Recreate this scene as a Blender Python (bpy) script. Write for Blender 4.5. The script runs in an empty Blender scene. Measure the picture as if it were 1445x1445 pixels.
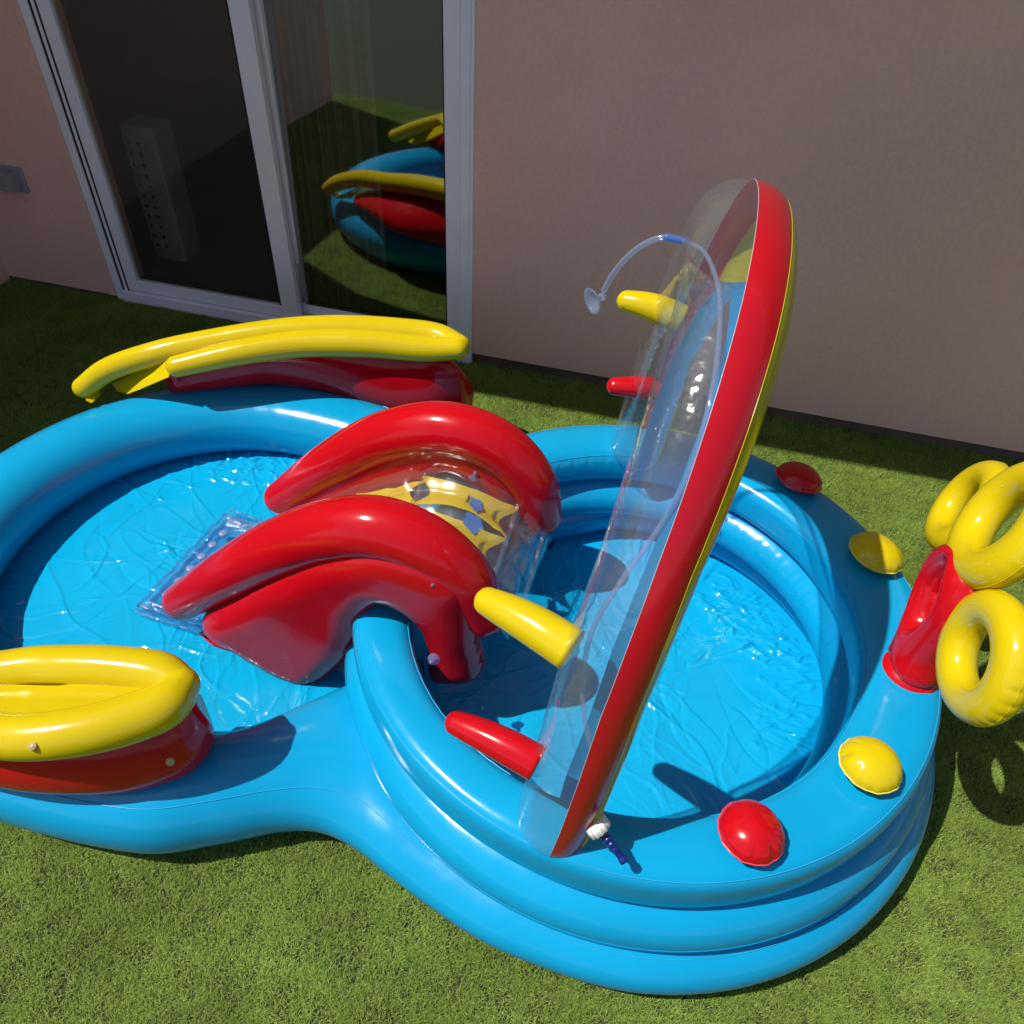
import bpy, math, random
import numpy as np
from mathutils import Vector, Matrix, geometry as mgeo
random.seed(5); RNG = np.random.default_rng(7)
PI = math.pi
S = bpy.context.scene
COL = S.collection

# ------------------------------------------------------------------ camera
H = 1.75
RC = np.array([[0.9681011622709899, 0.20325098474533213, -0.1465236404684011],
               [0.24624784121528692, -0.6637765337576146, 0.7062313458984506],
               [0.04628326162198776, -0.7197845169488442, -0.6926529497911271]])
FPX, CPX = 1085.0, 722.5
cam = bpy.data.objects.new('camera', bpy.data.cameras.new('camera')); COL.objects.link(cam)
rx, dn, fw = RC[:, 0], RC[:, 1], RC[:, 2]
cam.matrix_world = Matrix(((rx[0], -dn[0], -fw[0], 0), (rx[1], -dn[1], -fw[1], 0), (rx[2], -dn[2], -fw[2], H), (0, 0, 0, 1)))
cam.data.sensor_width = 36; cam.data.lens = FPX / 1445 * 36
cam.data.clip_start = 0.02; cam.data.clip_end = 500
S.camera = cam

# ------------------------------------------------------------------ light
SUN = Vector((-0.55, -0.27, 1.0)).normalized()
EL = math.asin(SUN.z); ROT = math.atan2(SUN.x, SUN.y)
w = bpy.data.worlds.new('World'); S.world = w; w.use_nodes = True
nt = w.node_tree; nt.nodes.clear()
o_ = nt.nodes.new('ShaderNodeOutputWorld'); b_ = nt.nodes.new('ShaderNodeBackground'); s_ = nt.nodes.new('ShaderNodeTexSky')
s_.sky_type = 'NISHITA'; s_.sun_disc = False; s_.sun_elevation = EL; s_.sun_rotation = ROT % (2 * PI)
b_.inputs['Strength'].default_value = 0.095
nt.links.new(s_.outputs[0], b_.inputs[0]); nt.links.new(b_.outputs[0], o_.inputs[0])
sl = bpy.data.lights.new('sun', 'SUN'); sl.energy = 5.0; sl.angle = math.radians(0.53); sl.color = (1.0, 0.965, 0.90)
so = bpy.data.objects.new('sun', sl); COL.objects.link(so)
so.rotation_euler = (-SUN).to_track_quat('-Z', 'Y').to_euler(); so.location = (-3, -2, 6)
S.view_settings.view_transform = 'Standard'; S.view_settings.look = 'None'
S.view_settings.exposure = 0.0; S.view_settings.gamma = 1.0; S.view_settings.use_curve_mapping = False
S.render.engine = 'CYCLES'
S.cycles.transparent_max_bounces = 32; S.cycles.max_bounces = 10

# ------------------------------------------------------------------ measuring helpers (a traced outline gets its own height / distance)
def ray(px, py): return RC @ np.array([px - CPX, py - CPX, FPX])
def at(px, py, z):
    r = ray(px, py); t = (z - H) / r[2]; return (r[0] * t, r[1] * t, z)
def aty(px, py, y):
    r = ray(px, py); t = y / r[1]; return (r[0] * t, y, H + r[2] * t)
def atx(px, py, x):
    r = ray(px, py); t = x / r[0]; return (x, r[1] * t, H + r[2] * t)

# ------------------------------------------------------------------ object helpers
def mesh_obj(name, verts, faces, mat, parent=None, smooth=True):
    me = bpy.data.meshes.new(name)
    me.from_pydata([tuple(map(float, v)) for v in verts], [], [tuple(int(i) for i in f) for f in faces])
    me.materials.append(mat)
    if smooth: me.shade_smooth()
    me.update()
    o = bpy.data.objects.new(name, me); COL.objects.link(o)
    if parent is not None:
        o.parent = parent
        o.matrix_parent_inverse = parent.matrix_basis.inverted()
    return o
def thing(name, label, cat, loc=(0, 0, 0), group=None):
    o = bpy.data.objects.new(name, None); COL.objects.link(o); o.location = loc; o.empty_display_size = .05
    o['label'] = label; o['category'] = cat
    if group: o['group'] = group
    return o
def tag(o, label, cat, group=None):
    o['label'] = label; o['category'] = cat
    if group: o['group'] = group
    return o
def structure(o): o['kind'] = 'structure'; return o

def cr(pts, n, closed=False):
    P = np.array(pts, float); m = len(P); out = []
    segs = m if closed else m - 1
    for s in range(segs):
        if closed: p0, p1, p2, p3 = P[(s - 1) % m], P[s], P[(s + 1) % m], P[(s + 2) % m]
        else:
            p1, p2 = P[s], P[s + 1]
            p0 = P[s - 1] if s > 0 else 2 * p1 - p2
            p3 = P[s + 2] if s + 2 < m else 2 * p2 - p1
        # centripetal-like tangents
        d0 = max(np.linalg.norm((p1 - p0)[:3]) ** .5, 1e-5); d1 = max(np.linalg.norm((p2 - p1)[:3]) ** .5, 1e-5); d2 = max(np.linalg.norm((p3 - p2)[:3]) ** .5, 1e-5)
        t1 = (p1 - p0) / d0 - (p2 - p0) / (d0 + d1) + (p2 - p1) / d1
        t2 = (p2 - p1) / d1 - (p3 - p1) / (d1 + d2) + (p3 - p2) / d2
        t1 *= d1; t2 *= d1
        for k in range(n):
            t = k / n
            out.append((2*t**3-3*t**2+1)*p1 + (t**3-2*t**2+t)*t1 + (-2*t**3+3*t**2)*p2 + (t**3-t**2)*t2)
    if not closed: out.append(P[-1])
    return np.array(out)
def resample(P, n):
    P = np.array(P); d = np.r_[0, np.cumsum(np.linalg.norm(np.diff(P[:, :3], axis=0), axis=1))]
    t = np.linspace(0, d[-1], n)
    return np.array([[np.interp(tt, d, P[:, k]) for k in range(P.shape[1])] for tt in t])

def loft(name, loops, mat, parent=None, closed=False, caps=True, smooth=True):
    n = len(loops); m = len(loops[0]); V = [v for l in loops for v in l]; F = []
    for i in range(n if closed else n - 1):
        a = i * m; b = ((i + 1) % n) * m
        for j in range(m): F.append((a + j, a + (j + 1) % m, b + (j + 1) % m, b + j))
    if caps and not closed:
        V.append(np.mean(loops[0], axis=0)); V.append(np.mean(loops[-1], axis=0)); c0 = len(V) - 2; c1 = len(V) - 1
        for j in range(m):
            F.append((c0, (j + 1) % m, j)); F.append((c1, (n - 1) * m + j, (n - 1) * m + (j + 1) % m))
    return mesh_obj(name, V, F, mat, parent, smooth)

def tube_loops(path, rad, seg=28, up=(0, 0, 1), flat=1.0, cap0='round', cap1='round', pucker=None, closed=False):
    """path Nx3; rad scalar or list; flat = radius ratio along the up-ish axis; pucker(u,ang,r)->r"""
    P = np.array(path, float)[:, :3]; N = len(P)
    r = np.full(N, rad, float) if np.isscalar(rad) else np.array(rad, float)
    if closed: T = np.roll(P, -1, 0) - np.roll(P, 1, 0)
    else: T = np.gradient(P, axis=0)
    T /= np.linalg.norm(T, axis=1)[:, None]
    U0 = np.array(up, float)
    if not closed:   # rounded ends: add stations beyond the ends
        for side in (0, 1):
            mode = cap0 if side == 0 else cap1
            if mode != 'round': continue
            i = 0 if side == 0 else -1; sg = -1 if side == 0 else 1
            nP, nr = [], []
            for k in range(1, 8):
                a = k / 7 * PI / 2 * .985
                nP.append(P[i] + sg * T[i] * r[i] * math.sin(a)); nr.append(r[i] * math.cos(a))
            nT = [T[i]] * 7
            if side == 0: P = np.vstack([nP[::-1], P]); r = np.r_[nr[::-1], r]; T = np.vstack([nT, T])
            else: P = np.vstack([P, nP]); r = np.r_[r, nr]; T = np.vstack([T, nT])
    L = []; N = len(P)
    dd = np.r_[0, np.cumsum(np.linalg.norm(np.diff(P, axis=0), axis=1))]
    for i in range(N):
        s = np.cross(T[i], U0); s /= np.linalg.norm(s) + 1e-9; u = np.cross(s, T[i])
        lp = []
        for j in range(seg):
            a = 2 * PI * j / seg; rr = r[i]
            if pucker: rr = pucker(dd[i] / dd[-1], a, rr)
            lp.append(P[i] + s * math.cos(a) * rr + u * math.sin(a) * rr * flat)
        L.append(lp)
    return L
def tube(name, path, rad, mat, parent=None, **k):
    closed = k.get('closed', False)
    return loft(name, tube_loops(path, rad, **k), mat, parent, closed=closed, caps=not closed)
def seam_line(name, pts, mat, parent, r=.0016, closed=False):
    return tube(name, pts, r, mat, parent, seg=6, closed=closed, cap0='flat', cap1='flat')

def box(name, x0, x1, y0, y1, z0, z1, mat, parent=None, bevel=.0):
    b = bevel
    if b <= 0:
        V = [(x, y, z) for z in (z0, z1) for y in (y0, y1) for x in (x0, x1)]
        F = [(0, 2, 3, 1), (4, 5, 7, 6), (0, 1, 5, 4), (2, 6, 7, 3), (0, 4, 6, 2), (1, 3, 7, 5)]
        return mesh_obj(name, V, F, mat, parent, smooth=False)
    import bmesh
    bm = bmesh.new(); bmesh.ops.create_cube(bm, size=1)
    for v in bm.verts: v.co = Vector(((x0 + x1) / 2 + v.co.x * (x1 - x0), (y0 + y1) / 2 + v.co.y * (y1 - y0), (z0 + z1) / 2 + v.co.z * (z1 - z0)))
    bmesh.ops.bevel(bm, geom=bm.edges[:], offset=b, segments=2, profile=.5, affect='EDGES')
    me = bpy.data.meshes.new(name); bm.to_mesh(me); bm.free(); me.materials.append(mat)
    o = bpy.data.objects.new(name, me); COL.objects.link(o)
    if parent is not None: o.parent = parent; o.matrix_parent_inverse = parent.matrix_basis.inverted()
    return o
def lathe(name, prof, origin, axis, mat, parent=None, seg=32, mod=None):
    """prof list of (r,h) along axis"""
    A = np.array(axis, float); A /= np.linalg.norm(A)
    t = np.array((0, 0, 1.)) if abs(A[2]) < .9 else np.array((1., 0, 0))
    X = np.cross(t, A); X /= np.linalg.norm(X); Y = np.cross(A, X); O = np.array(origin, float)
    L = []
    for r, h in prof:
        lp = []
        for j in range(seg):
            a = 2 * PI * j / seg; rr, hh = (r, h) if mod is None else mod(r, h, a)
            lp.append(O + A * hh + X * math.cos(a) * rr + Y * math.sin(a) * rr)
        L.append(lp)
    return loft(name, L, mat, parent)

def seg_dist(P, poly):
    """distance of points P (Nx2) to closed polyline"""
    A = poly; B = np.roll(poly, -1, 0); D = np.full(len(P), 1e9)
    for a, b in zip(A, B):
        ab = b - a; L = ab @ ab
        t = np.clip(((P - a) @ ab) / (L + 1e-12), 0, 1)
        D = np.minimum(D, np.linalg.norm(P - (a + t[:, None] * ab), axis=1))
    return D
def inside(P, poly):
    x, y = P[:, 0], P[:, 1]; c = np.zeros(len(P), bool); A = poly; B = np.roll(poly, -1, 0)
    for (x1, y1), (x2, y2) in zip(A, B):
        m = ((y1 > y) != (y2 > y)); 
        if y1 != y2: c ^= m & (x < (x2 - x1) * (y - y1) / (y2 - y1) + x1)
    return c
def pillow(name, outline, frame, thick, width, mat, parent=None, step=.012, webs=(), crease=0.0, twosided=True):
    """inflated shape: outline 2D, puffed to +-thick, roundness width; webs = inner closed curves welded flat"""
    O = np.array(frame[0], float); U = np.array(frame[1], float); Vv = np.array(frame[2], float); Nn = np.cross(U, Vv); Nn /= np.linalg.norm(Nn)
    out = np.array(outline, float)
    lo, hi = out.min(0), out.max(0)
    gx, gy = np.meshgrid(np.arange(lo[0], hi[0], step), np.arange(lo[1], hi[1], step)); gx = gx + (np.arange(gx.shape[0]) % 2)[:, None] * step * .5
    G = np.c_[gx.ravel(), gy.ravel()]
    G = G[inside(G, out)]; d = seg_dist(G, out); G = G[d > step * .45]
    bounds = [out] + [np.array(q, float) for q in webs]
    for q in bounds[1:]:
        G = G[seg_dist(G, q) > step * .4]
    # extra rings close to the boundaries for a round edge
    extra = []
    for bi, q in enumerate(bounds):
        T = np.roll(q, -1, 0) - np.roll(q, 1, 0); T /= np.linalg.norm(T, axis=1)[:, None] + 1e-9; Nr = np.c_[-T[:, 1], T[:, 0]]
        for off in (.0012, .0035):
            for sg in ((1, -1) if bi else (1, -1)):
                E = q + Nr * off * sg
                E = E[inside(E, out)]; extra.append(E)
    A = np.vstack(bounds + extra + [G])
    co, ed, fa, *_ = mgeo.delaunay_2d_cdt([Vector(p) for p in A], [], [list(range(len(out)))], 1, 1e-5)
    C = np.array([tuple(c) for c in co]); D = seg_dist(C, out); onb = D < 1e-5
    inweb = np.zeros(len(C), bool)
    for q in bounds[1:]:
        dq = seg_dist(C, q); ins = inside(C, q)
        D = np.where(ins, 0, np.minimum(D, dq)); D[dq < 1e-5] = 0
    t = np.clip(D / width, 0, 1); hgt = thick * np.sqrt(np.clip(1 - (1 - t) ** 2, 0, 1))
    if crease:
        hgt = hgt * (1 + crease * np.sin(C[:, 0] * 310 + np.sin(C[:, 1] * 170) * 2) * np.exp(-D / .018))
    n = len(C); V = []; idx2 = {}
    P3 = O + C[:, :1] * U + C[:, 1:2] * Vv
    V = list(P3 + hgt[:, None] * Nn)
    F = [tuple(f) for f in fa]
    if twosided:
        for i in range(n):
            if onb[i]: idx2[i] = i
            else: idx2[i] = len(V); V.append(P3[i] - hgt[i] * Nn)
        F += [tuple(idx2[i] for i in reversed(f)) for f in fa]
    return mesh_obj(name, V, F, mat, parent)

# ------------------------------------------------------------------ materials
def newmat(name):
    m = bpy.data.materials.new(name); m.use_nodes = True; t = m.node_tree; t.nodes.clear()
    out = t.nodes.new('ShaderNodeOutputMaterial'); return m, t, out
def N(t, typ, **k):
    n = t.nodes.new(typ)
    for a, v in k.items():
        if a in n.inputs: n.inputs[a].default_value = v
        else: setattr(n, a, v)
    return n
def bump_noise(t, scale, strength, dist=.002, detail=3, prev=None, stretch=None):
    tc = N(t, 'ShaderNodeTexCoord'); nz = N(t, 'ShaderNodeTexNoise'); nz.inputs['Scale'].default_value = scale; nz.inputs['Detail'].default_value = detail
    src = tc.outputs['Object']
    if stretch:
        mp = N(t, 'ShaderNodeMapping'); mp.inputs['Scale'].default_value = stretch; t.links.new(src, mp.inputs[0]); src = mp.outputs[0]
    t.links.new(src, nz.inputs['Vector'])
    b = N(t, 'ShaderNodeBump'); b.inputs['Strength'].default_value = strength; b.inputs['Distance'].default_value = dist
    t.links.new(nz.outputs[0], b.inputs['Height'])
    if prev: t.links.new(prev.outputs[0], b.inputs['Normal'])
    return b
def vinyl(name, col, rough=.2, wrinkle=.25, scale=9, trans=.12, fine=.12, tcol=None):
    m, t, out = newmat(name)
    p = N(t, 'ShaderNodeBsdfPrincipled'); p.inputs['Roughness'].default_value = rough
    p.inputs['IOR'].default_value = 1.52
    tc = N(t, 'ShaderNodeTexCoord'); nz = N(t, 'ShaderNodeTexNoise'); nz.inputs['Scale'].default_value = 3.0; nz.inputs['Detail'].default_value = 5
    t.links.new(tc.outputs['Object'], nz.inputs['Vector'])
    rp = N(t, 'ShaderNodeValToRGB'); rp.color_ramp.elements[0].position = .3; rp.color_ramp.elements[1].position = .7
    rp.color_ramp.elements[0].color = tuple(c * .93 for c in col) + (1,); rp.color_ramp.elements[1].color = tuple(min(1, c * 1.05) for c in col) + (1,)
    t.links.new(nz.outputs[0], rp.inputs[0]); t.links.new(rp.outputs[0], p.inputs['Base Color'])
    # roughness scuffs
    n2 = N(t, 'ShaderNodeTexNoise'); n2.inputs['Scale'].default_value = 24; n2.inputs['Detail'].default_value = 6; t.links.new(tc.outputs['Object'], n2.inputs['Vector'])
    mr = N(t, 'ShaderNodeMapRange'); mr.inputs['From Min'].default_value = .35; mr.inputs['From Max'].default_value = .7
    mr.inputs['To Min'].default_value = rough * .8; mr.inputs['To Max'].default_value = rough * 1.35
    t.links.new(n2.outputs[0], mr.inputs['Value']); t.links.new(mr.outputs[0], p.inputs['Roughness'])
    b1 = bump_noise(t, scale, wrinkle, .004, 2); b2 = bump_noise(t, 120, fine, .0006, 3, prev=b1)
    t.links.new(b2.outputs[0], p.inputs['Normal'])
    tr = N(t, 'ShaderNodeBsdfTranslucent'); t.links.new(b2.outputs[0], tr.inputs['Normal'])
    if tcol: tr.inputs['Color'].default_value = tcol + (1,)
    else: t.links.new(rp.outputs[0], tr.inputs['Color'])
    mx = N(t, 'ShaderNodeMixShader'); mx.inputs[0].default_value = trans
    t.links.new(p.outputs[0], mx.inputs[1]); t.links.new(tr.outputs[0], mx.inputs[2]); t.links.new(mx.outputs[0], out.inputs[0])
    return m
def clear_vinyl(name, tint=(.93, .96, .99), haze=.07, hazecol=(.75, .8, .9), rough=.07, bumpS=.5, bscale=26, base=.045, stretch=None):
    m, t, out = newmat(name)
    tr = N(t, 'ShaderNodeBsdfTransparent'); tr.inputs[0].default_value = tint + (1,)
    df = N(t, 'ShaderNodeBsdfTranslucent'); df.inputs[0].default_value = hazecol + (1,)
    d2 = N(t, 'ShaderNodeBsdfDiffuse'); d2.inputs[0].default_value = hazecol + (1,)
    md = N(t, 'ShaderNodeMixShader'); md.inputs[0].default_value = .5; t.links.new(df.outputs[0], md.inputs[1]); t.links.new(d2.outputs[0], md.inputs[2])
    mh = N(t, 'ShaderNodeMixShader'); mh.inputs[0].default_value = haze; t.links.new(tr.outputs[0], mh.inputs[1]); t.links.new(md.outputs[0], mh.inputs[2])
    gl = N(t, 'ShaderNodeBsdfGlossy'); gl.inputs['Roughness'].default_value = rough; gl.inputs[0].default_value = (1, 1, 1, 1)
    b = bump_noise(t, bscale, bumpS, .006, 3, stretch=stretch)
    b = bump_noise(t, bscale * 4, bumpS * .4, .0015, 2, prev=b)
    t.links.new(b.outputs[0], gl.inputs['Normal'])
    lw_ = N(t, 'ShaderNodeLayerWeight'); lw_.inputs['Blend'].default_value = .5
    pw = N(t, 'ShaderNodeMath', operation='POWER'); pw.inputs[1].default_value = 4.0; t.links.new(lw_.outputs['Facing'], pw.inputs[0])
    fr = N(t, 'ShaderNodeMath', operation='MULTIPLY_ADD'); fr.inputs[1].default_value = .55; fr.inputs[2].default_value = base; t.links.new(pw.outputs[0], fr.inputs[0])
    mx = N(t, 'ShaderNodeMixShader'); t.links.new(fr.outputs[0], mx.inputs[0]); t.links.new(mh.outputs[0], mx.inputs[1]); t.links.new(gl.outputs[0], mx.inputs[2])
    t.links.new(mx.outputs[0], out.inputs[0]); return m
def plain(name, col, rough=.5, noise=.08, nscale=12, bump=0, bscale=60, metal=0, bdist=.002):
    m, t, out = newmat(name); p = N(t, 'ShaderNodeBsdfPrincipled'); p.inputs['Roughness'].default_value = rough; p.inputs['Metallic'].default_value = metal
    tc = N(t, 'ShaderNodeTexCoord'); nz = N(t, 'ShaderNodeTexNoise'); nz.inputs['Scale'].default_value = nscale; nz.inputs['Detail'].default_value = 6
    t.links.new(tc.outputs['Object'], nz.inputs['Vector'])
    rp = N(t, 'ShaderNodeValToRGB'); rp.color_ramp.elements[0].position = .3; rp.color_ramp.elements[1].position = .7
    rp.color_ramp.elements[0].color = tuple(c * (1 - noise) for c in col) + (1,); rp.color_ramp.elements[1].color = tuple(min(1, c * (1 + noise)) for c in col) + (1,)
    t.links.new(nz.outputs[0], rp.inputs[0]); t.links.new(rp.outputs[0], p.inputs['Base Color'])
    if bump: 
        b = bump_noise(t, bscale, bump, bdist, 6); t.links.new(b.outputs[0], p.inputs['Normal'])
    t.links.new(p.outputs[0], out.inputs[0]); return m

M = {}
BLUE = (.002, .335, .63)
M['blue'] = vinyl('blue_vinyl', BLUE, rough=.17, wrinkle=.12, scale=5, trans=.08, fine=.05, tcol=(.002, .40, .95))
M['blue_floor'] = vinyl('blue_floor_vinyl', (.003, .35, .63), rough=.06, wrinkle=.22, scale=18, trans=.0, fine=.1)
M['blue_seam'] = plain('blue_seam', (.02, .36, .64), .3)
M['red'] = vinyl('red_vinyl', (.62, .004, .011), rough=.15, wrinkle=.28, scale=9, trans=.2)
M['yellow'] = vinyl('yellow_vinyl', (.70, .53, .004), rough=.15, wrinkle=.28, scale=9, trans=.12)
M['red_seam'] = plain('red_seam', (.75, .05, .08), .3)
M['yellow_seam'] = plain('yellow_seam', (.8, .65, .08), .3)
M['clear'] = clear_vinyl('clear_vinyl', haze=.075, bumpS=.75, bscale=15, rough=.08, base=.09)
M['clear_slide'] = clear_vinyl('clear_slide_vinyl', tint=(.96, .94, .96), haze=.07, rough=.2, bumpS=.10, bscale=18, base=.13)
M['clear_mat'] = clear_vinyl('clear_mat_vinyl', tint=(.70, .82, .92), haze=.04, rough=.06, bumpS=.6, bscale=60, base=.09)
M['hose'] = clear_vinyl('clear_blue_hose', tint=(.80, .86, .97), haze=.27, hazecol=(.6, .68, .9), rough=.12, bumpS=.1)
M['hose_blue'] = clear_vinyl('blue_hose_collar', tint=(.5, .68, .97), haze=.3, hazecol=(.25, .45, .95), rough=.12, bumpS=.1)
M['arch_red'] = vinyl('arch_red_vinyl', (.50, .006, .014), rough=.16, wrinkle=.12, scale=6, trans=.10)
M['arch_yellow'] = vinyl('arch_yellow_vinyl', (.50, .46, .006), rough=.16, wrinkle=.12, scale=6, trans=.15)
M['arch_blue'] = vinyl('arch_blue_vinyl', (.006, .36, .74), rough=.16, wrinkle=.12, scale=6, trans=.45)
M['white_plastic'] = plain('white_plastic', (.75, .74, .70), .35)
M['navy_plastic'] = plain('navy_plastic', (.006, .02, .16), .22)
M['dot'] = clear_vinyl('frosted_dot', haze=.7, hazecol=(.42, .48, .75), rough=.2, bumpS=.1)
M['valve'] = clear_vinyl('valve_clear', tint=(.6, .62, .9), haze=.35, hazecol=(.55, .5, .8), rough=.08, bumpS=.1)
M['wall'] = plain('beige_plaster', (.92, .53, .42), .75, .03, 2.2, bump=.25, bscale=180, bdist=.002)
def add_stains(m, amt=.12):
    t = m.node_tree; p = [n for n in t.nodes if n.type == 'BSDF_PRINCIPLED'][0]; lk = p.inputs['Base Color'].links[0].from_socket
    tc = N(t, 'ShaderNodeTexCoord'); mp = N(t, 'ShaderNodeMapping'); mp.inputs['Scale'].default_value = (1.6, 1.6, 1.2); t.links.new(tc.outputs['Object'], mp.inputs[0])
    nz = N(t, 'ShaderNodeTexNoise'); nz.inputs['Scale'].default_value = 1.6; nz.inputs['Detail'].default_value = 8; nz.inputs['Roughness'].default_value = .65; t.links.new(mp.outputs[0], nz.inputs['Vector'])
    n2 = N(t, 'ShaderNodeTexNoise'); n2.inputs['Scale'].default_value = 70; n2.inputs['Detail'].default_value = 4; t.links.new(tc.outputs['Object'], n2.inputs['Vector'])
    a = N(t, 'ShaderNodeMapRange'); a.inputs['From Min'].default_value = .35; a.inputs['From Max'].default_value = .68; a.inputs['To Min'].default_value = 1.0; a.inputs['To Max'].default_value = 1 - amt; t.links.new(nz.outputs[0], a.inputs[0])
    b = N(t, 'ShaderNodeMapRange'); b.inputs['From Min'].default_value = .3; b.inputs['From Max'].default_value = .7; b.inputs['To Min'].default_value = .95; b.inputs['To Max'].default_value = 1.04; t.links.new(n2.outputs[0], b.inputs[0])
    mu = N(t, 'ShaderNodeMath', operation='MULTIPLY'); t.links.new(a.outputs[0], mu.inputs[0]); t.links.new(b.outputs[0], mu.inputs[1])
    v = N(t, 'ShaderNodeVectorMath', operation='SCALE'); t.links.new(lk, v.inputs[0]); t.links.new(mu.outputs[0], v.inputs['Scale']); t.links.new(v.outputs[0], p.inputs['Base Color'])
add_stains(M['wall'], .06)
M['plinth'] = plain('dark_plinth', (.14, .095, .07), .6, .2, 9, bump=.3, bscale=60)
M['frame'] = plain('grey_aluminium', (.92, .88, .93), .4, .05, 5)
M['gasket'] = plain('black_gasket', (.012, .012, .016), .6)
M['soil'] = plain('turf_backing', (.028, .040, .012), .9, .4, 60, bump=.6, bscale=220, bdist=.006)
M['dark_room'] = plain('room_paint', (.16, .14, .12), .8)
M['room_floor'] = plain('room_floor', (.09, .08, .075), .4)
M['curtain'] = plain('curtain_cloth', (.72, .58, .40), .85, .15, 30, bump=.3, bscale=300)
M['tower'] = plain('white_tower_plastic', (.42, .42, .45), .5)
M['concrete'] = plain('grey_concrete', (.30, .29, .32), .8, .12, 14, bump=.3, bscale=90)

def glass(name, refl, tint, rough, haze):
    m, t, out = newmat(name)
    tr = N(t, 'ShaderNodeBsdfTransparent'); tr.inputs[0].default_value = tint + (1,)
    d2 = N(t, 'ShaderNodeBsdfDiffuse'); d2.inputs[0].default_value = (.4, .38, .36, 1)
    mh = N(t, 'ShaderNodeMixShader'); mh.inputs[0].default_value = haze; t.links.new(tr.outputs[0], mh.inputs[1]); t.links.new(d2.outputs[0], mh.inputs[2])
    gl = N(t, 'ShaderNodeBsdfGlossy'); gl.inputs['Roughness'].default_value = rough; gl.inputs[0].default_value = (.92, .97, 1, 1)
    b = bump_noise(t, 1.7, .12, .02, 1); t.links.new(b.outputs[0], gl.inputs['Normal'])
    mx = N(t, 'ShaderNodeMixShader'); mx.inputs[0].default_value = refl
    t.links.new(mh.outputs[0], mx.inputs[1]); t.links.new(gl.outputs[0], mx.inputs[2]); t.links.new(mx.outputs[0], out.inputs[0]); return m
M['glass_r'] = glass('solar_glass', .25, (.68, .68, .66), .028, .0)
M['glass_l'] = glass('screened_glass', .07, (.88, .86, .82), .03, .045)

# ------------------------------------------------------------------ ground and building
gx = 60
g = mesh_obj('ground', [(-gx, -gx, 0), (gx, -gx, 0), (gx, gx, 0), (-gx, gx, 0)], [(0, 1, 2, 3)], M['soil'], smooth=False); structure(g)

W = 2.584; ZB = .05
XL, XR = -2.36, -.745   # door opening
hw = thing('house_wall', 'pinkish beige plastered house wall in shade around the sliding door', 'wall', (0, W + .1, 0))
box('wall_panel', XR, 4.5, W, W + .2, ZB, 3.2, M['wall'], hw)
box('wall_panel', -4.6, XL, W, W + .2, ZB - .03, 3.2, M['wall'], hw)
box('wall_panel', XL, XR, W, W + .2, 2.15, 3.2, M['wall'], hw)
box('plinth', XR, 4.5, W + .012, W + .19, -.02, ZB, M['plinth'], hw)
box('plinth', -2.9, XL, W + .006, W + .19, -.02, ZB - .03, M['plinth'], hw)
box('reveal', XL - .035, XL - .001, W - .006, W + .02, ZB - .03, 2.2, M['wall'], hw)
bal = thing('balcony', 'balcony slab projecting over the sliding door and wall', 'balcony', (0, W - .4, 2.6))
sp = [(-4.6, .7), (-3.3, 1.28), (-2.88, 1.56), (-2.43, 1.68), (4.5, 1.68), (4.5, W - .002), (-4.6, W - .002)]
mesh_obj('slab', [p + (2.6,) for p in sp] + [p + (2.78,) for p in sp], [tuple(reversed(range(7))), tuple(range(7, 14))] + [(k, (k + 1) % 7, 7 + (k + 1) % 7, 7 + k) for k in range(7)], M['wall'], bal, smooth=False)
lw = tag(box('garden_wall', -3.10, -2.905, -.8, W - .001, -.02, 2.0, M['wall'], None), 'low beige side wall meeting the house wall at the far left corner', 'wall')
bx = thing('wall_box', 'grey concrete ledge box fixed low on the wall left of the sliding door', 'box', (-2.75, W, .4))
box('ledge', -2.9, -2.628, W - .055, W - .001, .445, .515, M['concrete'], bx, bevel=.004)
box('back_plate', -2.9, -2.612, W - .012, W - .0015, .43, .53, M['concrete'], bx, bevel=.003)

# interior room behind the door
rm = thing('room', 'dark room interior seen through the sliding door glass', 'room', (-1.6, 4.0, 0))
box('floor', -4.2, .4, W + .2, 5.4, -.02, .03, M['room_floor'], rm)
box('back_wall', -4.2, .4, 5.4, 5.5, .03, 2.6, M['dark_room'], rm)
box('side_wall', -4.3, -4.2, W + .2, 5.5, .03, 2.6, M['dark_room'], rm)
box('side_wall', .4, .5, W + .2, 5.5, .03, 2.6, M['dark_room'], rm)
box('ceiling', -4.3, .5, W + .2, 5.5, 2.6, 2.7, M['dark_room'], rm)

# sliding door
dr = thing('sliding_door', 'grey aluminium framed sliding glass door with two tall panes', 'door', (-1.55, W + .03, 0))
D0, D1 = W + .0, W + .09
box('frame_jamb', XL, XL + .035, D0 - .004, D1, .0, 2.15, M['frame'], dr, .003)
box('frame_jamb', XR - .10, XR, D0 - .008, D1, .0, 2.15, M['frame'], dr, .003)
box('jamb_rib', XR - .055, XR - .045, D0 - .014, D0 - .008, .0, 2.15, M['frame'], dr)
box('jamb_rib', XR - .02, XR - .012, D0 - .014, D0 - .008, .0, 2.15, M['frame'], dr)
box('frame_head', XL + .035, XR - .10, D0, D1, 2.10, 2.15, M['frame'], dr, .003)
box('frame_sill', XL + .035, XR - .10, D0 - .012, D1, .0, .052, M['frame'], dr, .003)
box('track', XL + .035, XR - .10, D0 + .035, D0 + .05, .052, .062, M['frame'], dr)
box('gasket', XL + .035, XL + .047, D0 + .004, D1, .052, 2.10, M['gasket'], dr)
box('jamb_rib', XL + .047, XL + .06, D0 + .002, D1, .052, 2.10, M['frame'], dr)
box('gasket', XL + .06, XL + .066, D0 + .003, D1, .052, 2.10, M['gasket'], dr)
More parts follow.
